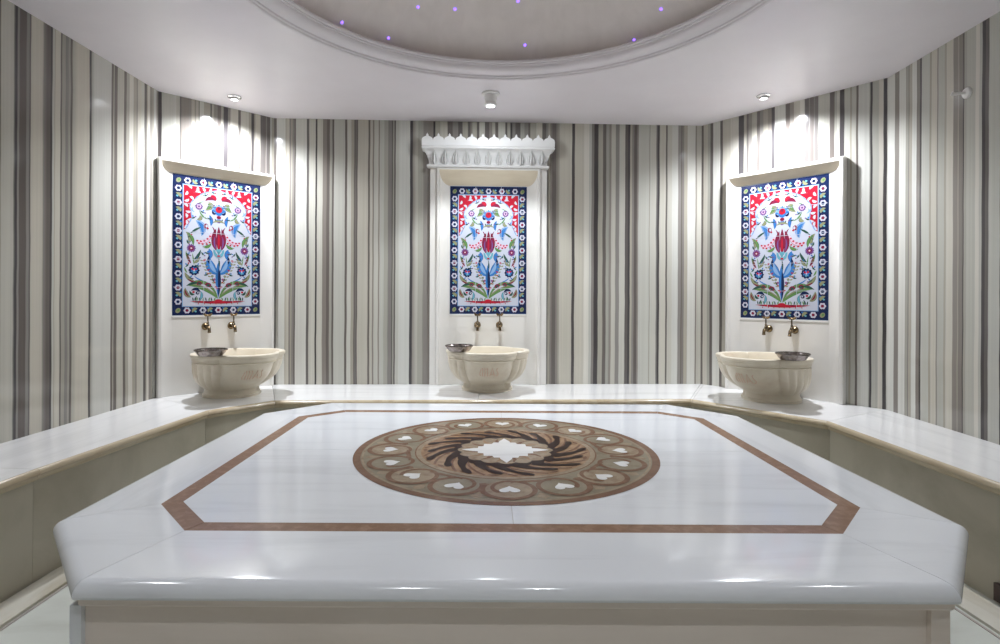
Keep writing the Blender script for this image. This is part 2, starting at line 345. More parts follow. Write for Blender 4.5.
for i in range(8):
    j = (i+1) % 8; L = math.hypot(OUT[j][0]-OUT[i][0], OUT[j][1]-OUT[i][1]); g = .0010/L
    mb = MB(); mb.loft([section(lerp(INL[i],INL[j],g), lerp(OUT[i],OUT[j],g), EP, ND), section(lerp(INL[i],INL[j],1-g), lerp(OUT[i],OUT[j],1-g), EP, ND)])
    mb.build('edge_stone', platform_side if i in (2,6) else platform_marble, pl, 30)
    mb = MB(); mb.loft([section(lerp(INL[i],INL[j],g), lerp(OUT[i],OUT[j],g), UP, ND), section(lerp(INL[i],INL[j],1-g), lerp(OUT[i],OUT[j],1-g), UP, ND)])
    mb.build('under_moulding', base_marble, pl, 30)
inn = inset(INL, .064)
mb = MB()
for i in range(8):
    j = (i+1) % 8; g = .001
    q = [lerp(INL[i],INL[j],g), lerp(INL[i],INL[j],1-g), lerp(inn[i],inn[j],1-g), lerp(inn[i],inn[j],g)]
    mb.prism(q, PT-.02, PT)
mb.build('inlay_band', brown, pl, smooth=False)
mc = (.085,2.65)
# inner field: four stones
def clip(poly, ax, v, keep):
    out = []
    for i in range(len(poly)):
        p, q = poly[i], poly[(i+1)%len(poly)]
        ip, iq = (p[ax]-v)*keep >= 0, (q[ax]-v)*keep >= 0
        if ip: out.append(p)
        if ip != iq: s = (v-p[ax])/(q[ax]-p[ax]); out.append(lerp(p,q,s))
    return out
fi = inset(inn, .0006)
for sx in (-1,1):
    for sy in (-1,1):
        q = clip(clip(fi, 0, mc[0]+sx*.0009, sx), 1, mc[1]+sy*.0009, sy)
        mb = MB(); mb.prism(q, PT-.02, PT); mb.build('field_stone', platform_marble, pl, smooth=False)
mb = MB(); mb.prism(inset(OUT,.05), PT-.06, PT-.0015); mb.build('bedding', grout, pl, smooth=False)
# base with corner posts and recessed front panel
BX0, BX1, BY0, BY1 = -1.072, 1.193, 1.44, 3.78
mb = MB(); mb.box(BX0+.02, BX1-.02, BY0+.055, BY1, 0, PT-.071); mb.build('base_core', base_marble, pl, smooth=False)
mb = MB(); mb.box(BX0+.0305, BX1-.0495, BY0+.014, BY0+.055, 0, PT-.071); mb.build('front_panel', base_marble, pl, smooth=False)
mb = MB(); mb.box(BX0, BX0+.030, BY0, BY0+.08, 0, PT-.071); mb.build('corner_post', platform_marble, pl, smooth=False)
mb = MB(); mb.box(BX1-.049, BX1, BY0, BY0+.08, 0, PT-.071); mb.build('corner_post', base_marble, pl, smooth=False)

# medallion (inlaid stones, each layer a fraction of a millimetre proud)
mb = MB(); LAY = .00035
def disc(r0, r1, lay, mi, n=96):
    vs, fs = [], []
    for i in range(n):
        a = 2*PI*i/n
        vs += [(r0*math.cos(a), r0*math.sin(a), lay*LAY), (r1*math.cos(a), r1*math.sin(a), lay*LAY)]
        j = (i+1)%n; fs.append((2*i,2*i+1,2*j+1,2*j))
    mb.add(vs, fs, mi)
def flat(pts, lay, mi): mb.add([(x,y,lay*LAY) for x,y in pts], [tuple(range(len(pts)))], mi)
def ribbon(pts, w, lay, mi):
    vs, fs = [], []
    for i, p in enumerate(pts):
        a, b = pts[max(i-1,0)], pts[min(i+1,len(pts)-1)]
        tx, ty = b[0]-a[0], b[1]-a[1]; l = math.hypot(tx,ty) or 1
        ww = w[i] if isinstance(w, list) else w
        vs += [(p[0]-ty/l*ww, p[1]+tx/l*ww, lay*LAY), (p[0]+ty/l*ww, p[1]-tx/l*ww, lay*LAY)]
    for i in range(len(pts)-1): fs.append((2*i,2*i+1,2*i+3,2*i+2))
    mb.add(vs, fs, mi)
brown2 = marble('deep_brown_stone', (.165,.085,.05), (.26,.155,.10), .25, (6,6,6), 5, .45, .8, cloud=.15, spec=.12)
MM = [brown2, rust, tan, olive, amber, dark, white_marble]
disc(.0, .70, 1, 3)
disc(.668, .702, 2, 1); disc(.655, .664, 2, 2)
disc(.0, .415, 2, 4); disc(.395, .418, 3, 2); disc(.418, .424, 3, 0)
NC = 16
for k in range(NC):
    A = 2*PI*(k+.5)/NC + PI/NC*1.0
    ca, sa = math.cos(A), math.sin(A)
    def T(x, y): return (ca*(.540+x) - sa*y, sa*(.540+x) + ca*y)
    s = 1 if k % 2 else -1
    flat([T(.102*math.cos(t*PI/12), .100*math.sin(t*PI/12)) for t in range(24)], 3, 2 if k % 2 else 3)
    pts, ww = [], []
    for t in range(46):       # brown scroll that curls in on itself
        q = t/45; ang = s*(-2.2 + q*7.6); r = .106 - .020*q - (.038*max(0,q-.72)/.28)
        pts.append(T(r*math.cos(ang), r*math.sin(ang))); ww.append(.0125*(1-.45*q) + .004*math.exp(-((q-.98)/.06)**2))
    ribbon(pts, ww, 5 + .35*(k % 2), 0)
    # tail linking to the next scroll
    pts = [T(-.085 - .055*q + .03*q*q, s*(.06 + .11*q)) for q in [i/8 for i in range(9)]]
    ribbon(pts, [.010*(1-.6*i/8) for i in range(9)], 4 + .3*(k % 2), 0)
    # white heart
    hp = []
    for t in range(28):
        a = 2*PI*t/28
        x = 16*math.sin(a)**3; y = 13*math.cos(a)-5*math.cos(2*a)-2*math.cos(3*a)-math.cos(4*a)
        hp.append(T(y*.0023*1.05 + .004, x*.0025))
    flat(hp, 6, 6)
    # small leaf in the gap outside
    B = A + PI/NC
    def T2(x, y): return (math.cos(B)*(.625+x) - math.sin(B)*y, math.sin(B)*(.625+x) + math.cos(B)*y)
    flat([T2(.022,0),T2(0,.026),T2(-.05,0),T2(0,-.026)], 2.5, 2)
# zone of curling arms
NA = 18
for k in range(NA):
    A = 2*PI*k/NA
    ln = .150 if k % 2 else .125
    pts = [((.235+ln*q)*math.cos(A + .46*q**1.2), (.235+ln*q)*math.sin(A + .46*q**1.2)) for q in [i/11 for i in range(12)]]
    ribbon(pts, [.030 - .021*min(1,1.4*i/11) + .009*math.exp(-((i/11-.86)/.14)**2) - .004*(i==11) for i in range(12)], 5.5 + .2*(k%4), 5)
    pts = [((.265+.12*q)*math.cos(A + PI/NA + .45*q), (.265+.12*q)*math.sin(A + PI/NA + .45*q)) for q in [i/6 for i in range(7)]]
    ribbon(pts, .006, 5, 1)
    flat([(r*math.cos(A+o_), r*math.sin(A+o_)) for r, o_ in ((.375,.30),(.388,.36),(.378,.44),(.366,.37))], 4, 0)
lob = [((.238+.024*abs(math.cos(10*a)))*math.cos(a), (.238+.024*abs(math.cos(10*a)))*math.sin(a)) for a in [2*PI*i/200 for i in range(200)]]
flat(lob, 6.6, 5)
# inner rosette
def lobed(r0, amp, n, lay, mi, ph=0, m=160):
    flat([((r0+amp*abs(math.cos(n/2*(2*PI*i/m)+ph)))*math.cos(2*PI*i/m), (r0+amp*abs(math.cos(n/2*(2*PI*i/m)+ph)))*math.sin(2*PI*i/m)) for i in range(m)], lay, mi)
lobed(.203, .022, 16, 7.2, 2)
for k in range(16):
    A = 2*PI*(k+.5)/16
    ribbon([(r*math.cos(A+o_), r*math.sin(A+o_)) for r, o_ in ((.12,0),(.16,.05),(.195,-.03))], [.012,.008,.003], 7.6, 4 if k%2 else 0)
star = []
for k in range(4):
    A = k*PI/2
    for r, o_ in ((.208,0),(.152,.17),(.132,.22),(.140,.40),(.120,.54),(.142,PI/4),(.120,PI/2-.54),(.140,PI/2-.40),(.132,PI/2-.22),(.152,PI/2-.17)):
        star.append((r*math.cos(A+o_), r*math.sin(A+o_)))
flat(star, 8, 6)
o = mb.build('medallion', MM, pl, smooth=False, fix=False); o.location = (mc[0],mc[1],PT+.0004)
for p in o.data.polygons:
    if p.normal.z < 0: p.flip()

# ------------------------------------------------------------------ painted tile panel (local: x across, z up, y into the wall)
GL = lambda n, c: mat(n, c, .12)
TM = [GL('glaze_white',(.53,.56,.65)), GL('glaze_navy',(.012,.022,.075)), GL('glaze_blue',(.04,.18,.48)), GL('glaze_turquoise',(.13,.38,.47)),
      GL('glaze_red',(.44,.016,.036)), GL('glaze_burgundy',(.20,.018,.05)), GL('glaze_green',(.12,.25,.075)), GL('glaze_olive',(.26,.27,.15)),
      GL('glaze_pink',(.72,.50,.62)), GL('glaze_purple',(.17,.075,.24)), GL('glaze_pale_blue',(.22,.37,.60)), GL('glaze_dark_green',(.03,.085,.065))]
WH,NV,BU,TQ,RD,BG,GN,OL,PK,PU,PB,DG = range(12)
def tile_panel_mesh():
    tb = MB(); ST = .00035
    def P(x, y): return ((x-488)/118.5, (313.4-y)/120.3)
    def fl(pts, lay, mi): tb.add([(*[P(x,y)[0]], -lay*ST, P(x,y)[1]) for x,y in pts], [tuple(range(len(pts)))], mi)
    def both(fn, *a):
        fn(lambda x: x, *a); fn(lambda x: 976-x, *a)
    def blob(x, y, rx, ry, rot, lay, mi, n=14):
        fl([(x+rx*math.cos(t)*math.cos(rot)-ry*math.sin(t)*math.sin(rot), y+rx*math.cos(t)*math.sin(rot)+ry*math.sin(t)*math.cos(rot)) for t in [2*PI*i/n for i in range(n)]], lay, mi)
    def fleur(x, y, r, n, lay, mi, dip=.25):
        fl([(x+r*(1-dip+dip*abs(math.cos(n/2*t)))*math.cos(t), y+r*(1-dip+dip*abs(math.cos(n/2*t)))*math.sin(t)) for t in [2*PI*i/48 for i in range(48)]], lay, mi)
    def leaf(p0, p1, p2, w, lay, mi, n=12, tip=0):
        pts = []
        for i in range(n+1):
            t = i/n; pts.append(((1-t)**2*p0[0]+2*t*(1-t)*p1[0]+t*t*p2[0], (1-t)**2*p0[1]+2*t*(1-t)*p1[1]+t*t*p2[1]))
        lo, hi = [], []
        for i, p in enumerate(pts):
            a, b = pts[max(0,i-1)], pts[min(n,i+1)]; tx, ty = b[0]-a[0], b[1]-a[1]; l = math.hypot(tx,ty) or 1
            q = 1.3*w*(math.sin(PI*i/n)**.8 if not tip else (.35+.65*(1-i/n))) + .02
            lo.append((p[0]-ty/l*q, p[1]+tx/l*q)); hi.append((p[0]+ty/l*q, p[1]-tx/l*q))
        for i in range(n): fl([lo[i],lo[i+1],hi[i+1],hi[i]], lay, mi)
    def L2(p0,p1,p2,w,lay,mi,tip=0):
        if w > .55 and mi in (BU,PB,OL,GN,PK,RD,TQ) and lay < 7:
            ol = {BU:NV, PB:BU, OL:DG, GN:DG, PK:BG, RD:BG, TQ:NV}[mi]; e = .32/1.3
            leaf(p0,p1,p2,w+e,lay-.5,ol,12,tip); m = lambda p: (976-p[0],p[1]); leaf(m(p0),m(p1),m(p2),w+e,lay-.5,ol,12,tip)
        leaf(p0,p1,p2,w,lay,mi,12,tip); m = lambda p: (976-p[0],p[1]); leaf(m(p0),m(p1),m(p2),w,lay,mi,12,tip)
    def B2(x,y,rx,ry,rot,lay,mi): blob(x,y,rx,ry,rot,lay,mi); blob(976-x,y,rx,ry,-rot,lay,mi)
    def F2(x,y,r,n,lay,mi,dip=.25): fleur(x,y,r,n,lay,mi,dip); fleur(976-x,y,r,n,lay,mi,dip)
    def rect(x0,y0,x1,y1,lay,mi): fl([(x0,y0),(x1,y0),(x1,y1),(x0,y1)], lay, mi)
    # ground: border and field
    tb.box(-.3245,.3245, -.0002,.003, 0,1.0505, BU)
    rect(449.6,187.2,526.4,313.2,1,NV); rect(450.9,188.4,525.1,312.0,2,NV)
    rect(457.2,195.0,518.8,305.8,3,PB); rect(457.9,195.7,518.1,305.1,4,WH)
    # border flowers and leaves
    ys = [199.4+12.72*i for i in range(9)]; xs = [461.4+13.3*i for i in range(5)]
    spots = [(454.0,y,1) for y in ys] + [(522.0,y,1) for y in ys] + [(x,191.8,0) for x in xs] + [(x,309.0,0) for x in xs]
    for i,(x,y,v) in enumerate(spots):
        fleur(x,y,2.9,6,3,PK,.2); fleur(x,y,2.7,6,3.5,WH,.2); fleur(x,y,1.45,6,4,BG if i%2 else NV,.2)
    for x, s in ((454.0,1),(522.0,-1)):
        for y in ys[:-1]:
            leaf((x-2.2*s,y+4.4),(x+2*s,y+5),(x+1.6*s,y+8.4),1.1,3,OL); blob(x-1*s,y+7,1.0,.8,.6,4,TQ)
            blob(x+2.0*s,y+4.3,.8,.55,.3,4,BU)
    for y, s in ((191.8,1),(309.0,-1)):
        for x in xs[:-1]:
            leaf((x+4.4,y-2*s),(x+5,y+2*s),(x+8.6,y+1.4*s),1.05,3,OL); blob(x+7,y-1*s,1.0,.8,.4,4,TQ); blob(x+4.3,y+1.9*s,.8,.55,.2,4,BU)
    for x in (454.0,522.0):
        for y in (192.2,309): blob(x,y,1.9,2.4,.6,3,OL); blob(x+.4,y-.3,.9,1.2,.6,4,GN)
    # red spandrels with scrolls
    sp = [(458.2,196),(486.5,196),(486,197.6),(481,199.6),(475.5,201),(471,204),(467.2,208),(464.2,211),(463.2,215),(464.4,219),(464.8,225),(462.8,230),(460.4,234.5),(458.2,236.5)]
    fl(sp, 5, RD); fl([(976-x,y) for x,y in sp][::-1], 5, RD)
    rr = random.Random(3)
    for (x,y) in ((463,197.5),(469,198.2),(474.5,198.6),(480,197.8),(460,203),(465.5,203),(470,201.5),(460.5,209),(464.5,207.5),(459.8,214.5),(462,219),(460,223.5),(463,226),(460.2,229.5),(459.4,233)):
        r0 = rr.uniform(0,PI); dx, dy = 2.2*math.cos(r0), 1.9*math.sin(r0)
        L2((x-dx,y-dy),(x+dy*.9,y-dx*.9),(x+dx,y+dy),.85,6.5,WH); 
        B2(x+dy*.8,y-dx*.5,.5,.4,r0,6,PK)
    L2((461,199.5),(465,204),(467,199.5),1.1,7,RD); L2((464,204),(468,202),(472,202.5),.9,7,RD)
    sa = [(486.5,197.6),(481,199.6),(475.5,201),(471,204),(467.2,208),(464.2,211),(463.2,215),(464.4,219),(464.8,225),(462.8,230),(459.5,236)]
    for i in range(len(sa)-1): L2(sa[i],lerp(sa[i],sa[i+1],.5),sa[i+1],.42,7,PB)
    # top: drooping red petals, central blossom, side carnations
    L2((476,208.5),(480.5,203.2),(485.6,207.4),1.35,5,BG); L2((480.5,203.2),(484,203),(485.8,206.6),1.1,6,RD); L2((475.5,209),(471,210),(467,214.5),.3,5,GN)
    for k in range(9):
        a = PI + PI*k/8; leaf((488,216.5),(488+3*math.cos(a),216.5+3*math.sin(a)),(488+6.4*math.cos(a),216.3+6.0*math.sin(a)),1.15,6,PB if k%2 else BU)
    L2((486,218.5),(483,221),(482,216.5),.8,6,NV)
    blob(488,215.6,2.9,3.1,0,8,RD); blob(488,214.4,1.2,1.3,0,9,BG); leaf((484.6,217),(488,222),(491.4,217),1.2,8,BU)
    blob(488,222.6,2.0,1.5,0,7,BG); blob(488,221.5,2.6,1.2,0,6,PK); leaf((482.5,228),(488,224),(493.5,228),.75,6,OL)
    L2((478.5,209.5),(484.5,212),(476.2,217.2),1.7,5,OL); L2((478,211),(482.5,212.5),(477.2,216),.7,6,GN)
    F2(470.9,214.0,3.3,10,6,PU,.2); F2(470.9,214.0,2.0,8,7,PK,.35); F2(470.9,214,1.1,6,8,PU)
    L2((471,217),(473,224),(479,225),.55,5,GN); L2((471.5,222),(474,226),(469,226),1.0,5,OL); L2((466,215),(463.5,218.5),(467.5,219.5),.5,5,PB)
    # tulips and saz leaves
    L2((479.8,221),(482.6,226),(481,231),.9,5,BU); B2(476.8,231.4,2.0,2.3,0,6,BG); B2(477.4,231.4,1.0,1.4,0,7,WH); B2(478.4,233.5,.9,.8,0,8,RD)
    L2((468,227),(477,231),(473,241),2.0,5,PB); L2((469.5,228),(476.2,232),(473.6,240),1.0,6,BU); L2((464,239),(468,235),(472.5,233),.7,6,DG); L2((460,238),(466,242),(462,249),1.1,5,OL); L2((461.5,239),(467,243),(466,250),.8,6,GN)
    L2((468.5,246.5),(477,247),(482.5,237),1.7,5,PK); L2((469,245),(477,243),(480.5,238),1.15,6,WH)
    for (x,y) in ((469.5,245.4),(472.5,245.8),(475.5,245),(478.2,243.2),(480.4,240.6),(471,247.6),(474,248.2),(477.6,248),(480,246.4)): B2(x,y,.95,.8,.4,7,RD)
    L2((474,250.5),(479,252),(481.5,247),.8,6,GN); L2((482,231.5),(485.2,234.5),(484.6,241.5),.45,6,BG)
    leaf((488,231),(488.2,245),(488,254),1.7,6,BG); leaf((488,238),(488,246),(488,253),.7,7,RD)
    L2((485.6,233),(481.4,245),(486.4,254),1.75,6,BG); L2((485,240),(482.8,247),(486,253),.5,7,PU)
    leaf((483.2,252.5),(488,262),(492.8,252.5),2.2,8,TQ); blob(488,254.6,3.6,2.4,0,8,TQ); L2((485,253),(486,256),(487.6,257.4),.4,9,WH); blob(488,258.6,1.4,.8,0,9,RD)
    # blue birds of leaves and the stem
    L2((479.4,252),(482,257),(480,262),1.3,5,BU); L2((480,260),(478.4,270),(487.6,276),2.9,5,BU); L2((480.4,262),(481,270),(486.5,274.5),1.2,6,PB); L2((480.2,258.5),(478.2,262),(480,266.5),.8,6,NV)
    leaf((488,264),(486.4,276),(488,298),1.5,6,BU); leaf((488,270),(489.6,280),(488,297),1.0,7,NV); leaf((488,260),(489,266),(488,272),.55,6,DG); fl([(485.6,272),(490.4,272),(489.2,282),(486.8,282)],6,BU)
    # side rosettes
    F2(464.6,252.6,3.9,12,6,PU,.22); F2(464.6,252.6,2.4,8,7,BG,.4); B2(464.6,252.6,.8,.8,0,8,PK)
    F2(467.0,272.6,4.8,10,6,NV,.2); F2(467.0,272.6,3.2,7,7,BU,.45); B2(465.8,271.4,1.1,1.0,0,8,RD); B2(468.4,271.6,1.0,.9,0,8,RD); B2(467,274.4,1.1,.9,0,8,TQ); B2(467,272.7,.7,.7,0,9,PK)
    L2((465.5,257),(466.5,263),(467,268),.4,5,GN); L2((466.5,263),(471,260),(472.6,253.5),.9,5,DG); L2((466.5,266),(470.2,264.5),(471.5,260),.75,6,OL); L2((464.6,266.5),(461.5,262),(461,258),.85,5,BG); L2((460.5,255),(459.8,260),(463.5,264),.45,5,GN)
    L2((467,277.5),(470,281),(474,281.5),.4,5,BU); L2((459.4,274.5),(461.5,281),(468.5,283.5),1.0,5,OL); L2((462,280.4),(464,283.2),(468,283),.5,6,BG); L2((459,270),(459.6,273),(461.4,275),.5,6,GN)
    # fern strings
    for i in range(8):
        t = i/7; x = 474.4+10.4*t**1.25; y = 263.5+20.5*t
        L2((x,y),(x+1.2,y-.4),(x+2.5,y-1.4+.3*t),.58,5,OL if i%3 else RD); L2((x,y),(x-1.4,y-.1),(x-2.6,y-.9),.5,5,OL)
    # great arching leaves
    L2((461.5,286.5),(476,280.5),(487.6,298.5),3.0,5,GN); L2((466,285.6),(476,283),(485.5,295),1.35,6,OL); L2((470,285.6),(477,285),(484,292.5),.55,7,WH)
    L2((460.5,287),(466,283.2),(471.5,284.2),.8,7,DG); B2(471.4,284.4,2.3,2.0,0,7,BG); B2(471.4,284.6,1.1,1.0,0,8,DG); B2(479,285.8,2.7,2.2,.3,7,BG); B2(479,286,1.4,1.1,.3,8,DG)
    L2((484.4,288),(486,286.4),(487.2,290),.5,7,RD)
    # scattered sprigs that fill the ground
    for (x,y,a) in ((462,258,.6),(470,262,-.5),(474.5,257,.9),(462,247,1.2),(480,224,.2),(466,224.5,-.4),(474,218.5,.5),(482.5,213,-.8),(478,256,.3),(483.5,281,1.1),(470,268,.2),(461,268,-.9),(477,276,-.3),(464,279,.5),(483,199.6,.4),(476,203,-.3),(486,225.5,.9),(463,241.5,-.6)):
        dx, dy = 2.2*math.cos(a), 2.2*math.sin(a)
        L2((x-dx,y-dy),(x-dy*.5,y+dx*.5),(x+dx,y+dy),.5,5,DG); L2((x,y),(x+dy*.5,y-dx*.6),(x+dx*.4+dy*.9,y-dx*.9+dy*.3),.45,5,BU); B2(x+dx,y+dy,.75,.6,a,6,RD if int(x)%2 else PU)
    # low curls
    L2((459.8,288.5),(459.5,296),(464.6,297),1.25,5,OL); L2((459.6,290),(460,294.5),(463,296.4),.5,6,BG)
    L2((464.6,291.2),(469,287.5),(472.5,292.5),1.0,6,NV); L2((463.5,291),(464,295.5),(467.6,294.5),.8,6,DG); B2(466.6,292.4,1.1,1.0,0,7,RD); B2(470,293.2,1.6,1.5,0,6,NV); B2(470.3,293,.7,.7,0,7,WH)
    L2((472.6,291.5),(475,296),(471.5,300),.65,6,TQ); L2((469.5,296),(467.5,299),(468.2,300.6),.55,6,DG)
    for i,x in enumerate((466.5,469.5,472.2,474.8,477.4,479.8,482.2,484.6)):
        L2((x,300.8),(x-.3,298.8),(x+(.9 if i%2 else -.7),297.2),.42,6,GN if i%2 else DG); B2(x+1.2,303,.35,.8,.2,6,RD if i%2 else PK)
    leaf((463.8,300.9),(488,302.6),(512.2,300.9),1.0,7,RD); blob(488,300.4,3.2,1.5,0,8,RD); B2(479,301.2,3,.7,0,8,BG); B2(470,301.2,2.4,.55,0,8,BG)
    # joints of the fifteen tiles
    for x in (475.2,500.8): rect(x-.16,187.4,x+.16,313,10,WH)
    for y in (212.4,237.6,262.8,288): rect(449.9,y-.16,526.1,y+.16,10,WH)
    return tb
tile_me = None
def add_tile_panel(parent, cx, yface):
    global tile_me
    if tile_me is None:
        o = tile_panel_mesh().build('tile_panel', TM, parent, smooth=False, fix=False)
        for p in o.data.polygons:
            if p.area > 0 and p.normal.y > 0 and abs(p.normal.y) > .99 and max(o.data.vertices[v].co.y for v in p.vertices) < .002: p.flip()
        tile_me = o.data
    else:
        o = bpy.data.objects.new('tile_panel', tile_me); col.objects.link(o); o.parent = parent
    o.location = (cx, yface, 1.098); return o

# ------------------------------------------------------------------ wall panels with coved frame
def wall_panel(label, a, b, uc, hw, top, lip, wide_back, tile_top, tile_bot):
    """uc: centre along the wall; hw: half width; lip: flat width of the frame's face"""
    l, rz = frame(a, b); d = Vector((math.cos(rz), math.sin(rz)))
    t = thing('tiled_wall_panel', label, 'wall panel', (a[0]+d.x*uc, a[1]+d.y*uc, SEAT), rz)
    top -= SEAT; ti = tile_top + .004 - SEAT; hi_ = .327
    F = -.058; Rz = -.012         # front face, recess face (local y, into the room is negative)
    # back slab fills the recess
    mb = MB(); mb.box(-hi_-.03, hi_+.03, Rz, -.002, 0.001, ti+.03); mb.build('back_slab', panel_marble, t, smooth=False)
    # frame: inverted U swept with mitred corners (outer edge -> lip -> cove -> recess)
    cw = hw - lip - hi_           # cove width at the sides
    ct = top - ti - lip           # cove height at the top
    prof = [(0.,-.002,0),(0.,F+.006,0),(.006,F,0),(1,F,1)]
    def path(s_off, t_off):       # x inset, z inset
        return [(-hw+s_off, 0.001), (-hw+s_off, top-t_off), (hw-s_off, top-t_off), (hw-s_off, .001)]
    secs = [path(0,0), path(0,0), path(.006,.006), path(lip,lip)]
    ysec = [-.002, F+.006, F, F]
    for k in range(1,13):
        q = k/12; ins = q; dep = F + (Rz-F-.002)*(1-math.sqrt(max(0,1-q*q)))   # concave
        dep = F + (Rz-F-.001)*(.7*q + .3*math.sin(q*PI/2))
        secs.append(path(lip+cw*(1-math.cos(q*PI/2)), lip+ct*math.sin(q*PI/2))); ysec.append(F + (Rz-F-.001)*(.8*math.sin(q*PI/2)+.2*q))
    def sweep(ks):
        rings = [[(secs[k][i][0], ysec[k], secs[k][i][1]) for k in ks] for i in range(4)]
        mb = MB()
        for i in range(3): mb.loft([rings[i], rings[i+1]], False, False, False)
        return mb
    sweep(range(0,4)).build('frame', panel_marble, t, 25)
    cv = sweep(range(3,len(secs)))
    n3 = (len(secs)-3-1)
    cv.m = [1 if n3 <= k < 2*n3 else 0 for k in range(len(cv.f))]      # head piece is tan, side pieces stay cream
    cv.build('cove', [panel_marble, cove_marble], t, 25)
    if wide_back:
        mb = MB()
        for s in (-1,1):
            x0, x1 = sorted((s*(hw+.002), s*(hw+wide_back))); mb.box(x0, x1, -.034, -.002, .001, top)
        mb.build('side_fillet', panel_marble, t, smooth=False)
    mb = MB(); mb.box(-.328,.328, Rz-.0035, Rz+.001, tile_bot-SEAT-.014, tile_bot-SEAT-.0015); mb.build('tile_ledge', white_metal, t, smooth=False)
    o = add_tile_panel(t, 0, Rz-.0035); o.location.z = tile_bot-SEAT; o.scale.z = (tile_top-tile_bot)/1.0505
    return t, rz
tl, rzl = wall_panel('coved marble panel with painted floral tiles on the left diagonal wall', Lc, BL, .420, .430, 2.243, .020, 0, 2.146, 1.094)
tc_, rzc = wall_panel('middle coved marble panel with painted floral tiles, below the carved cornice', BL, BR, 1.802, .438, 2.333, .024, .055, 2.178, 1.098)
tr, rzr = wall_panel('coved marble panel with painted floral tiles on the right diagonal wall', BR, Rc, .688, .436, 2.243, .026, 0, 2.146, 1.086)

# ------------------------------------------------------------------ carved cornice above the middle panel
dC = Vector((math.cos(rzc), math.sin(rzc)))
ct = thing('carved_cornice', 'white carved cornice with a row of crest points above the middle tiled panel', 'cornice', (BL[0]+dC.x*1.795, BL[1]+dC.y*1.795, 0), rzc)
zb, zt = 2.326, 2.492
pr = [(.50,.062,zb),(.512,.076,zb+.003),(.514,.078,zb+.016),(.506,.070,zb+.021),(.497,.050,zb+.028),(.500,.052,zb+.060),(.516,.076,zb+.110),(.532,.104,zb+.136),(.545,.122,zb+.142),(.552,.130,zb+.146),(.553,.131,zb+.156),(.545,.122,zb+.161),(.548,.127,zt)]
mb = MB()
rings = [[(-hx,-.002,z),(-hx,-y,z),(hx,-y,z),(hx,-.002,z)] for hx,y,z in pr]
mb.loft(rings, True, True, True); mb.build('moulding', cornice_mat, ct, 25)
# row of pointed leaves carved on the slope
for k in range(11):
    mb = MB()
    x = -.45 + .090*k
    z0 = zb+.024; H = .112
    def yb(q): return .052 + .050*max(0,q)**1.4
    rg = []
    for q, ww in ((0,.006),(.08,.017),(.2,.026),(.4,.0285),(.58,.024),(.75,.014),(.9,.006),(1,.0015)):
        z = z0 + H*q; y = yb(q); b_ = .030*math.sin(PI*min(1,.15+.8*q))
        rg.append([(x-ww,-y+.004,z),(x-ww*.8,-y-b_*.9,z),(x-ww*.42,-y-b_*.25,z),(x,-y-b_*1.5,z),(x+ww*.42,-y-b_*.25,z),(x+ww*.8,-y-b_*.9,z),(x+ww,-y+.004,z)])
    mb.loft(rg, False, False, False)
    mb.build('carved_leaf', cornice_mat, ct, 40, fix=False)
# crest of palmettes on a plain band
mb = MB()
half = [(.046,0),(.046,.044),(.044,.050),(.042,.058),(.034,.066),(.024,.071),(.013,.076),(.008,.082),(.009,.088),(.004,.095),(0,.103)]
for k in range(12):
    x = -.506 + .092*k
    pts = [(x+a,zt+b) for a,b in half] + [(x-a,zt+b) for a,b in half[-2::-1]]
    n = len(pts); y0, y1 = -.126, -.098
    vs = [(px,y0,pz) for px,pz in pts] + [(px,y1,pz) for px,pz in pts]
    mb.add(vs, [tuple(range(n)), tuple(range(2*n-1,n-1,-1))] + [(i,n+i,n+(i+1)%n,(i+1)%n) for i in range(n)])
mb.build('crest', cornice_mat, ct, 30)

# ------------------------------------------------------------------ marble basins (local y = into the wall, base on the bench)
HALF1 = .86    # half angle of the front lobe
def lobe(th, amt):
    a = abs((th+PI)%(2*PI)-PI)           # 0 front .. pi back
    if a < HALF1: q = a/HALF1
    elif a > PI-HALF1: q = (PI-a)/HALF1
    else: q = abs(a-PI/2)/(PI/2-HALF1)
    return 1 - amt*q**2.6
def side(th):
    a = abs((th+PI)%(2*PI)-PI); q = abs(a-PI/2)/(PI/2-HALF1)
    return max(0, 1-q) if q < 1 else 0
def flute(th):
    a = abs((th+PI)%(2*PI)-PI); q = (a-HALF1)/(PI-2*HALF1)
    return abs(math.sin(q*PI*7)) if 0 < q < 1 else 0
#        z     R    cn   lobes flutes
BP = [(.000,.204,.240,.06,0),(.018,.204,.240,.06,0),(.024,.196,.240,.07,0),(.034,.192,.240,.08,0),(.056,.190,.242,.09,0),(.062,.194,.246,.11,0),(.068,.206,.251,.13,.1),
      (.090,.236,.268,.15,.5),(.115,.263,.292,.165,.95),(.150,.287,.318,.17,1),(.190,.302,.342,.17,1),(.230,.309,.357,.165,1),(.258,.312,.365,.16,.9),(.268,.313,.367,.155,.0),
      (.271,.308,.367,.155,0),(.276,.308,.367,.155,0),(.280,.315,.367,.15,0),(.300,.317,.369,.145,0),(.304,.322,.371,.14,0),(.314,.326,.371,.14,0),(.324,.326,.371,.14,0),(.329,.322,.371,.14,0),
      (.330,.292,.371,.11,0),(.326,.284,.371,.10,0),(.300,.272,.371,.09,0),(.220,.250,.364,.07,0),(.150,.20,.352,.04,0),(.120,.14,.342,0,0),(.112,.05,.342,0,0)]
YS = 1.03
def bpoint(th, lv):
    z, R, cn, la, fa = lv
    r = R*lobe(th, la)*(1 - .075*fa*(1-flute(th)**.7))
    return (r*math.sin(th), -(cn + YS*r*math.cos(th)), z)
NT = 240
bs = thing('stone_basin', 'carved lobed stone basin at the foot of the left tiled panel', 'basin', (0,0,SEAT+.0005), 0, 'stone basins on the bench')
mb = MB()
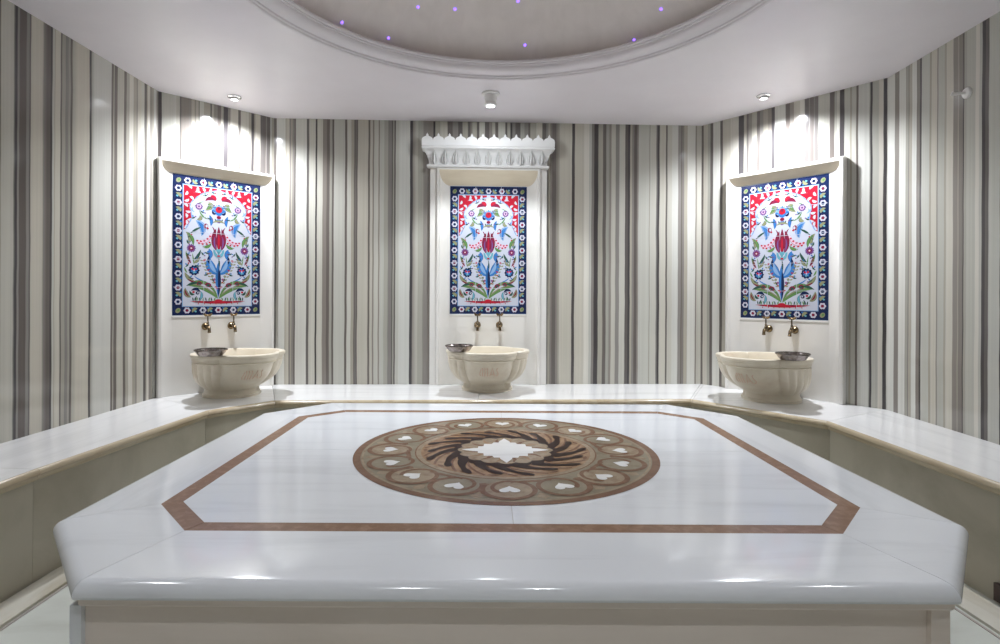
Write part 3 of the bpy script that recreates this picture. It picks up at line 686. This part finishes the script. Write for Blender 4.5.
mb.loft([[bpoint(2*PI*i/NT, lv) for i in range(NT)] for lv in BP])
mb.build('bowl', basin_marble, bs, 30)
# carved emblem on the front lobe
def surf(x, z):
    for a, b in zip(BP, BP[1:]):
        if a[0] <= z <= b[0]:
            t = (z-a[0])/(b[0]-a[0]); lv = tuple(a[i]+(b[i]-a[i])*t for i in range(5)); break
    th = math.asin(max(-.99,min(.99, x/lv[1])))
    for _ in range(4): th += (x-bpoint(th,lv)[0])/lv[1]
    return bpoint(th, lv)
mb = MB()
def raised(pts2, w, h=.004):
    rg = []
    for i,(x,z) in enumerate(pts2):
        a, b = pts2[max(0,i-1)], pts2[min(len(pts2)-1,i+1)]; tx, tz = b[0]-a[0], b[1]-a[1]; l = math.hypot(tx,tz) or 1
        p0 = surf(x - tz/l*w, z + tx/l*w); p1 = surf(x + tz/l*w, z - tx/l*w); m = surf(x,z)
        rg.append([p0, (p0[0]*.6+p1[0]*.4, m[1]-h, p0[2]*.6+p1[2]*.4), (p0[0]*.4+p1[0]*.6, m[1]-h, p0[2]*.4+p1[2]*.6), p1])
    mb.loft(rg, False, False, False)
for x in (-.048,-.030,-.012): raised([(x,.150),(x,.18),(x,.210),(x-.005,.218)], .0042)
raised([(.006,.152),(.015,.185),(.024,.217),(.033,.185),(.042,.152)], .0035); raised([(.012,.168),(.036,.168)], .003)
raised([(.064,.216),(.055,.205),(.061,.188),(.070,.170),(.059,.152),(.050,.156)], .0035)
raised([(-.062,.152),(-.069,.168),(-.066,.188),(-.060,.208)], .003)
mb.build('carved_emblem', emblem_mat, bs, 40, fix=False)
def place_local(a, rz, u, n):
    d = Vector((math.cos(rz), math.sin(rz))); return (a[0]+d.x*u + d.y*n, a[1]+d.y*u - d.x*n)
p = place_local(Lc, rzl, .445, 0); bs.location = (p[0],p[1],SEAT+.0005); bs.rotation_euler = (0,0,rzl)
p = place_local(BL, rzc, 1.787, 0); copy_thing(bs, (p[0],p[1],SEAT+.0005), rzc, 'carved lobed stone basin at the foot of the middle tiled panel, straight ahead')
p = place_local(BR, rzr, .715, 0); copy_thing(bs, (p[0],p[1],SEAT+.0005), rzr, 'carved lobed stone basin at the foot of the right tiled panel')

# ------------------------------------------------------------------ metal bathing bowls on the rims
RIM = SEAT+.0005+.3305
bw = thing('metal_bowl', 'shallow dark metal bathing bowl on the rim of the left basin', 'bowl', (-1.893,3.83,RIM), .3, 'metal bowls on the basins')
mb = MB(); mb.lathe([(.0005,.0),(.068,0),(.076,.003),(.086,.014),(.098,.033),(.103,.042),(.103,.044),(.099,.044),(.094,.033),(.081,.014),(.070,.007),(.0005,.006)], n=40)
mb.build('body', pewter, bw, 25)
mb = MB(); mb.lathe([(.100,.0390),(.105,.0380),(.107,.0430),(.105,.0480),(.100,.0480),(.0985,.0430),(.100,.0390)], n=40); mb.build('rim', pewter, bw, 60)
mb = MB(); mb.lathe([(.0005,.0065),(.016,.0065),(.014,.010),(.008,.014),(.0005,.015)], n=20); mb.build('boss', pewter, bw, 60)
bw2 = copy_thing(bw, (-.216,4.236,RIM), 1.1, 'shallow dark metal bathing bowl on the rim of the middle basin')
bw3 = copy_thing(bw, (2.045,3.755,RIM), 2.0, 'shallow dark metal bathing bowl on the rim of the right basin')

# ------------------------------------------------------------------ brass taps, two to a panel
tp = thing('brass_tap', 'left one of the two brass taps on the left tiled panel', 'tap', (0,0,0), 0, 'brass taps above the basins')
RY = Matrix.Rotation(PI/2, 4, 'X')     # lathe axis z -> -y (out of the wall)
mb = MB(); mb.lathe([(.027,0),(.029,.005),(.027,.012),(.021,.020),(.015,.025),(.012,.0122)], RY, 24, cap0=True, cap1=True); mb.build('wall_flange', brass, tp)
mb = MB(); mb.tube([(0,-.018,0),(0,-.04,0),(0,-.062,-.001),(0,-.078,-.008),(0,-.086,-.020),(0,-.088,-.034)], [.0125,.0125,.0135,.0125,.0115,.011], 14)
mb.lathe([(.0095,0),(.0125,.002),(.0125,.010),(.009,.013)], Matrix.Translation((0,-.088,-.046)), 16, cap0=True, cap1=True); mb.build('spout', brass, tp)
mb = MB(); mb.lathe([(.0125,0),(.0125,.012),(.009,.016),(.0065,.022),(.0085,.026),(.0085,.030),(.005,.034),(.005,.074)], Matrix.Translation((0,-.055,.004)), 16, cap0=True, cap1=True); mb.build('valve_stem', dbrass, tp)
mb = MB()
mb.lathe([(.005,0),(.010,.003),(.011,.008),(.008,.013),(.003,.017)], Matrix.Translation((0,-.055,.078)), 16, cap0=True, cap1=True)
for s in (-1,1):
    rg = []
    for k in range(9):
        q = k/8; x = s*(.004+.027*q); zc = .086 + .010*q*q; hh = .0035+.0085*math.sin(PI*q**.9)*.9; th = .0035
        rg.append([(x,-.055-th,zc),(x,-.055,zc+hh),(x,-.055+th,zc),(x,-.055,zc-hh)])
    mb.loft(rg)
mb.build('lever_handle', brass, tp)
TL = [(Lc,rzl,.326,.0122),(Lc,rzl,.518,.0122),(BL,rzc,1.712,.0122),(BL,rzc,1.898,.0122),(BR,rzr,.592,.0122),(BR,rzr,.784,.0122)]
TN = ['left one of the two brass taps on the left tiled panel','right one of the two brass taps on the left tiled panel','left one of the two brass taps on the middle tiled panel',
      'right one of the two brass taps on the middle tiled panel','left one of the two brass taps on the right tiled panel','right one of the two brass taps on the right tiled panel']
for i, ((a,rz,u,n), lb) in enumerate(zip(TL,TN)):
    x, y = place_local(a, rz, u, n)
    if i == 0: tp.location = (x,y,1.006); tp.rotation_euler = (0,0,rz)
    else: copy_thing(tp, (x,y,1.006), rz, lb)

# ------------------------------------------------------------------ ceiling lamps (fitting + spot lamp)
def spot(loc, target, power, angle, blend, size, rgb=(.93,.97,1)):
    l = bpy.data.lights.new('lamp', 'SPOT'); l.energy = power; l.spot_size = math.radians(angle); l.spot_blend = blend; l.shadow_soft_size = size; l.color = rgb
    o = bpy.data.objects.new('lamp', l); col.objects.link(o); o.location = loc
    o.rotation_euler = (Vector(target)-Vector(loc)).to_track_quat('-Z','Y').to_euler(); return o
def arealamp(loc, power, size, rgb):
    l = bpy.data.lights.new('lamp', 'AREA'); l.shape = 'DISK'; l.size = size; l.energy = power; l.color = rgb
    o = bpy.data.objects.new('lamp', l); col.objects.link(o); o.location = loc; return o
dl = thing('ceiling_downlight', 'small round chrome ceiling downlight above the left tiled panel', 'ceiling lamp', (-1.9,4.18,CEIL), 0, 'recessed ceiling downlights')
mb = MB(); mb.lathe([(.047,.0),(.049,-.006),(.046,-.010),(.036,-.011),(.033,-.008),(.032,.0)], n=32); mb.build('trim_ring', chrome, dl, 50)
mb = MB(); mb.lathe([(.031,-.002),(.031,-.014),(.027,-.024),(.024,-.026),(.0235,-.022)], n=28); mb.build('housing', chrome, dl, 50)
mb = MB(); mb.lathe([(.0238,-.0245),(.016,-.0262),(.0005,-.027)], n=24); mb.build('lens', lens_mat, dl, 60)
copy_thing(dl, (2.01,4.10,CEIL), 0, 'small round chrome ceiling downlight above the right tiled panel')
cl = thing('ceiling_spotlight', 'white round surface mounted spotlight in front of the carved cornice', 'ceiling lamp', (.012,4.085,CEIL))
mb = MB(); mb.lathe([(.064,0),(.066,-.006),(.064,-.012),(.046,-.016),(.044,-.022)], n=36, cap1=True); mb.build('mounting_plate', white_metal, cl, 40)
mb = MB(); mb.lathe([(.044,-.020),(.045,-.045),(.040,-.062),(.036,-.066),(.036,-.074),(.046,-.078),(.046,-.090),(.040,-.094),(.030,-.095)], n=32); mb.build('body', white_metal, cl, 40)
mb = MB(); mb.lathe([(.0305,-.094),(.018,-.098),(.0005,-.099)], n=24); mb.build('lens', lens_mat, cl, 60)
spot((-1.9,4.18,CEIL-.03), (-2.03,4.31,0), 185, 150, .75, .022, (.90,.93,1))
spot((2.01,4.10,CEIL-.03), (2.15,4.23,0), 185, 150, .75, .022, (.90,.93,1))
spot((.012,4.085,CEIL-.102), (.02,4.4,0), 112, 102, .45, .022, (.90,.95,1))
spot((.012,4.085,CEIL-.100), (.02,4.6,1), 19, 172, .3, .022, (.90,.95,1))
OL = [((-1.95,1.6),'unseen ceiling downlight added as fill over the left bench'),((2.05,1.6),'unseen ceiling downlight added as fill over the right bench'),
      ((-.5,.3),'unseen ceiling downlight added as fill, left of the entrance'),((.35,.3),'unseen ceiling downlight added as fill, right of the entrance')]
for (x,y), lb in OL:  # unseen downlights, added to raise the ambient light in the room
    copy_thing(dl, (x,y,CEIL), 0, lb)
    spot((x,y,CEIL-.029), (x*.9,y+.35,0), 42, 115, .8, .03, (.92,.95,1))


# ------------------------------------------------------------------ small hook on the right wall
l, rz = frame(Rc, R1)
x, y = place_local(Rc, rz, .672, 0)
hk = thing('wall_hook', 'small white round hook on the right striped wall near the ceiling', 'hook', (x,y,2.383), rz)
mb = MB(); mb.lathe([(.030,.0005),(.030,.009),(.026,.014),(.010,.016),(.009,.018)], RY, 24, cap0=True, cap1=True); mb.build('wall_plate', white_metal, hk)
mb = MB(); mb.tube([(0,-.016,0),(0,-.04,-.001),(-.012,-.062,-.001),(-.016,-.075,.004)], [.008,.008,.0085,.011], 12); mb.build('peg', white_metal, hk)

# ------------------------------------------------------------------ camera
cd = bpy.data.cameras.new('camera'); cam = bpy.data.objects.new('camera', cd); col.objects.link(cam)
cam.matrix_world = Matrix.Translation((0,0,1.25)) @ Matrix.Rotation(PI/2,4,'X') @ Matrix.Rotation(.005,4,'Z')
cd.sensor_width = 36; cd.lens = 36*.56; cd.shift_x = .012; cd.shift_y = -.026; cd.clip_start = .02
sc.camera = cam
w = bpy.data.worlds.new('world'); sc.world = w; w.use_nodes = True
w.node_tree.nodes['Background'].inputs['Color'].default_value = (.05,.05,.05,1)
sc.view_settings.view_transform = 'Standard'; sc.view_settings.look = 'None'; sc.view_settings.gamma = 1; sc.view_settings.use_curve_mapping = False
sc.view_settings.exposure = 0.14
sc.cycles.max_bounces = 10; sc.cycles.diffuse_bounces = 6; sc.cycles.glossy_bounces = 4; sc.cycles.sample_clamp_indirect = 6
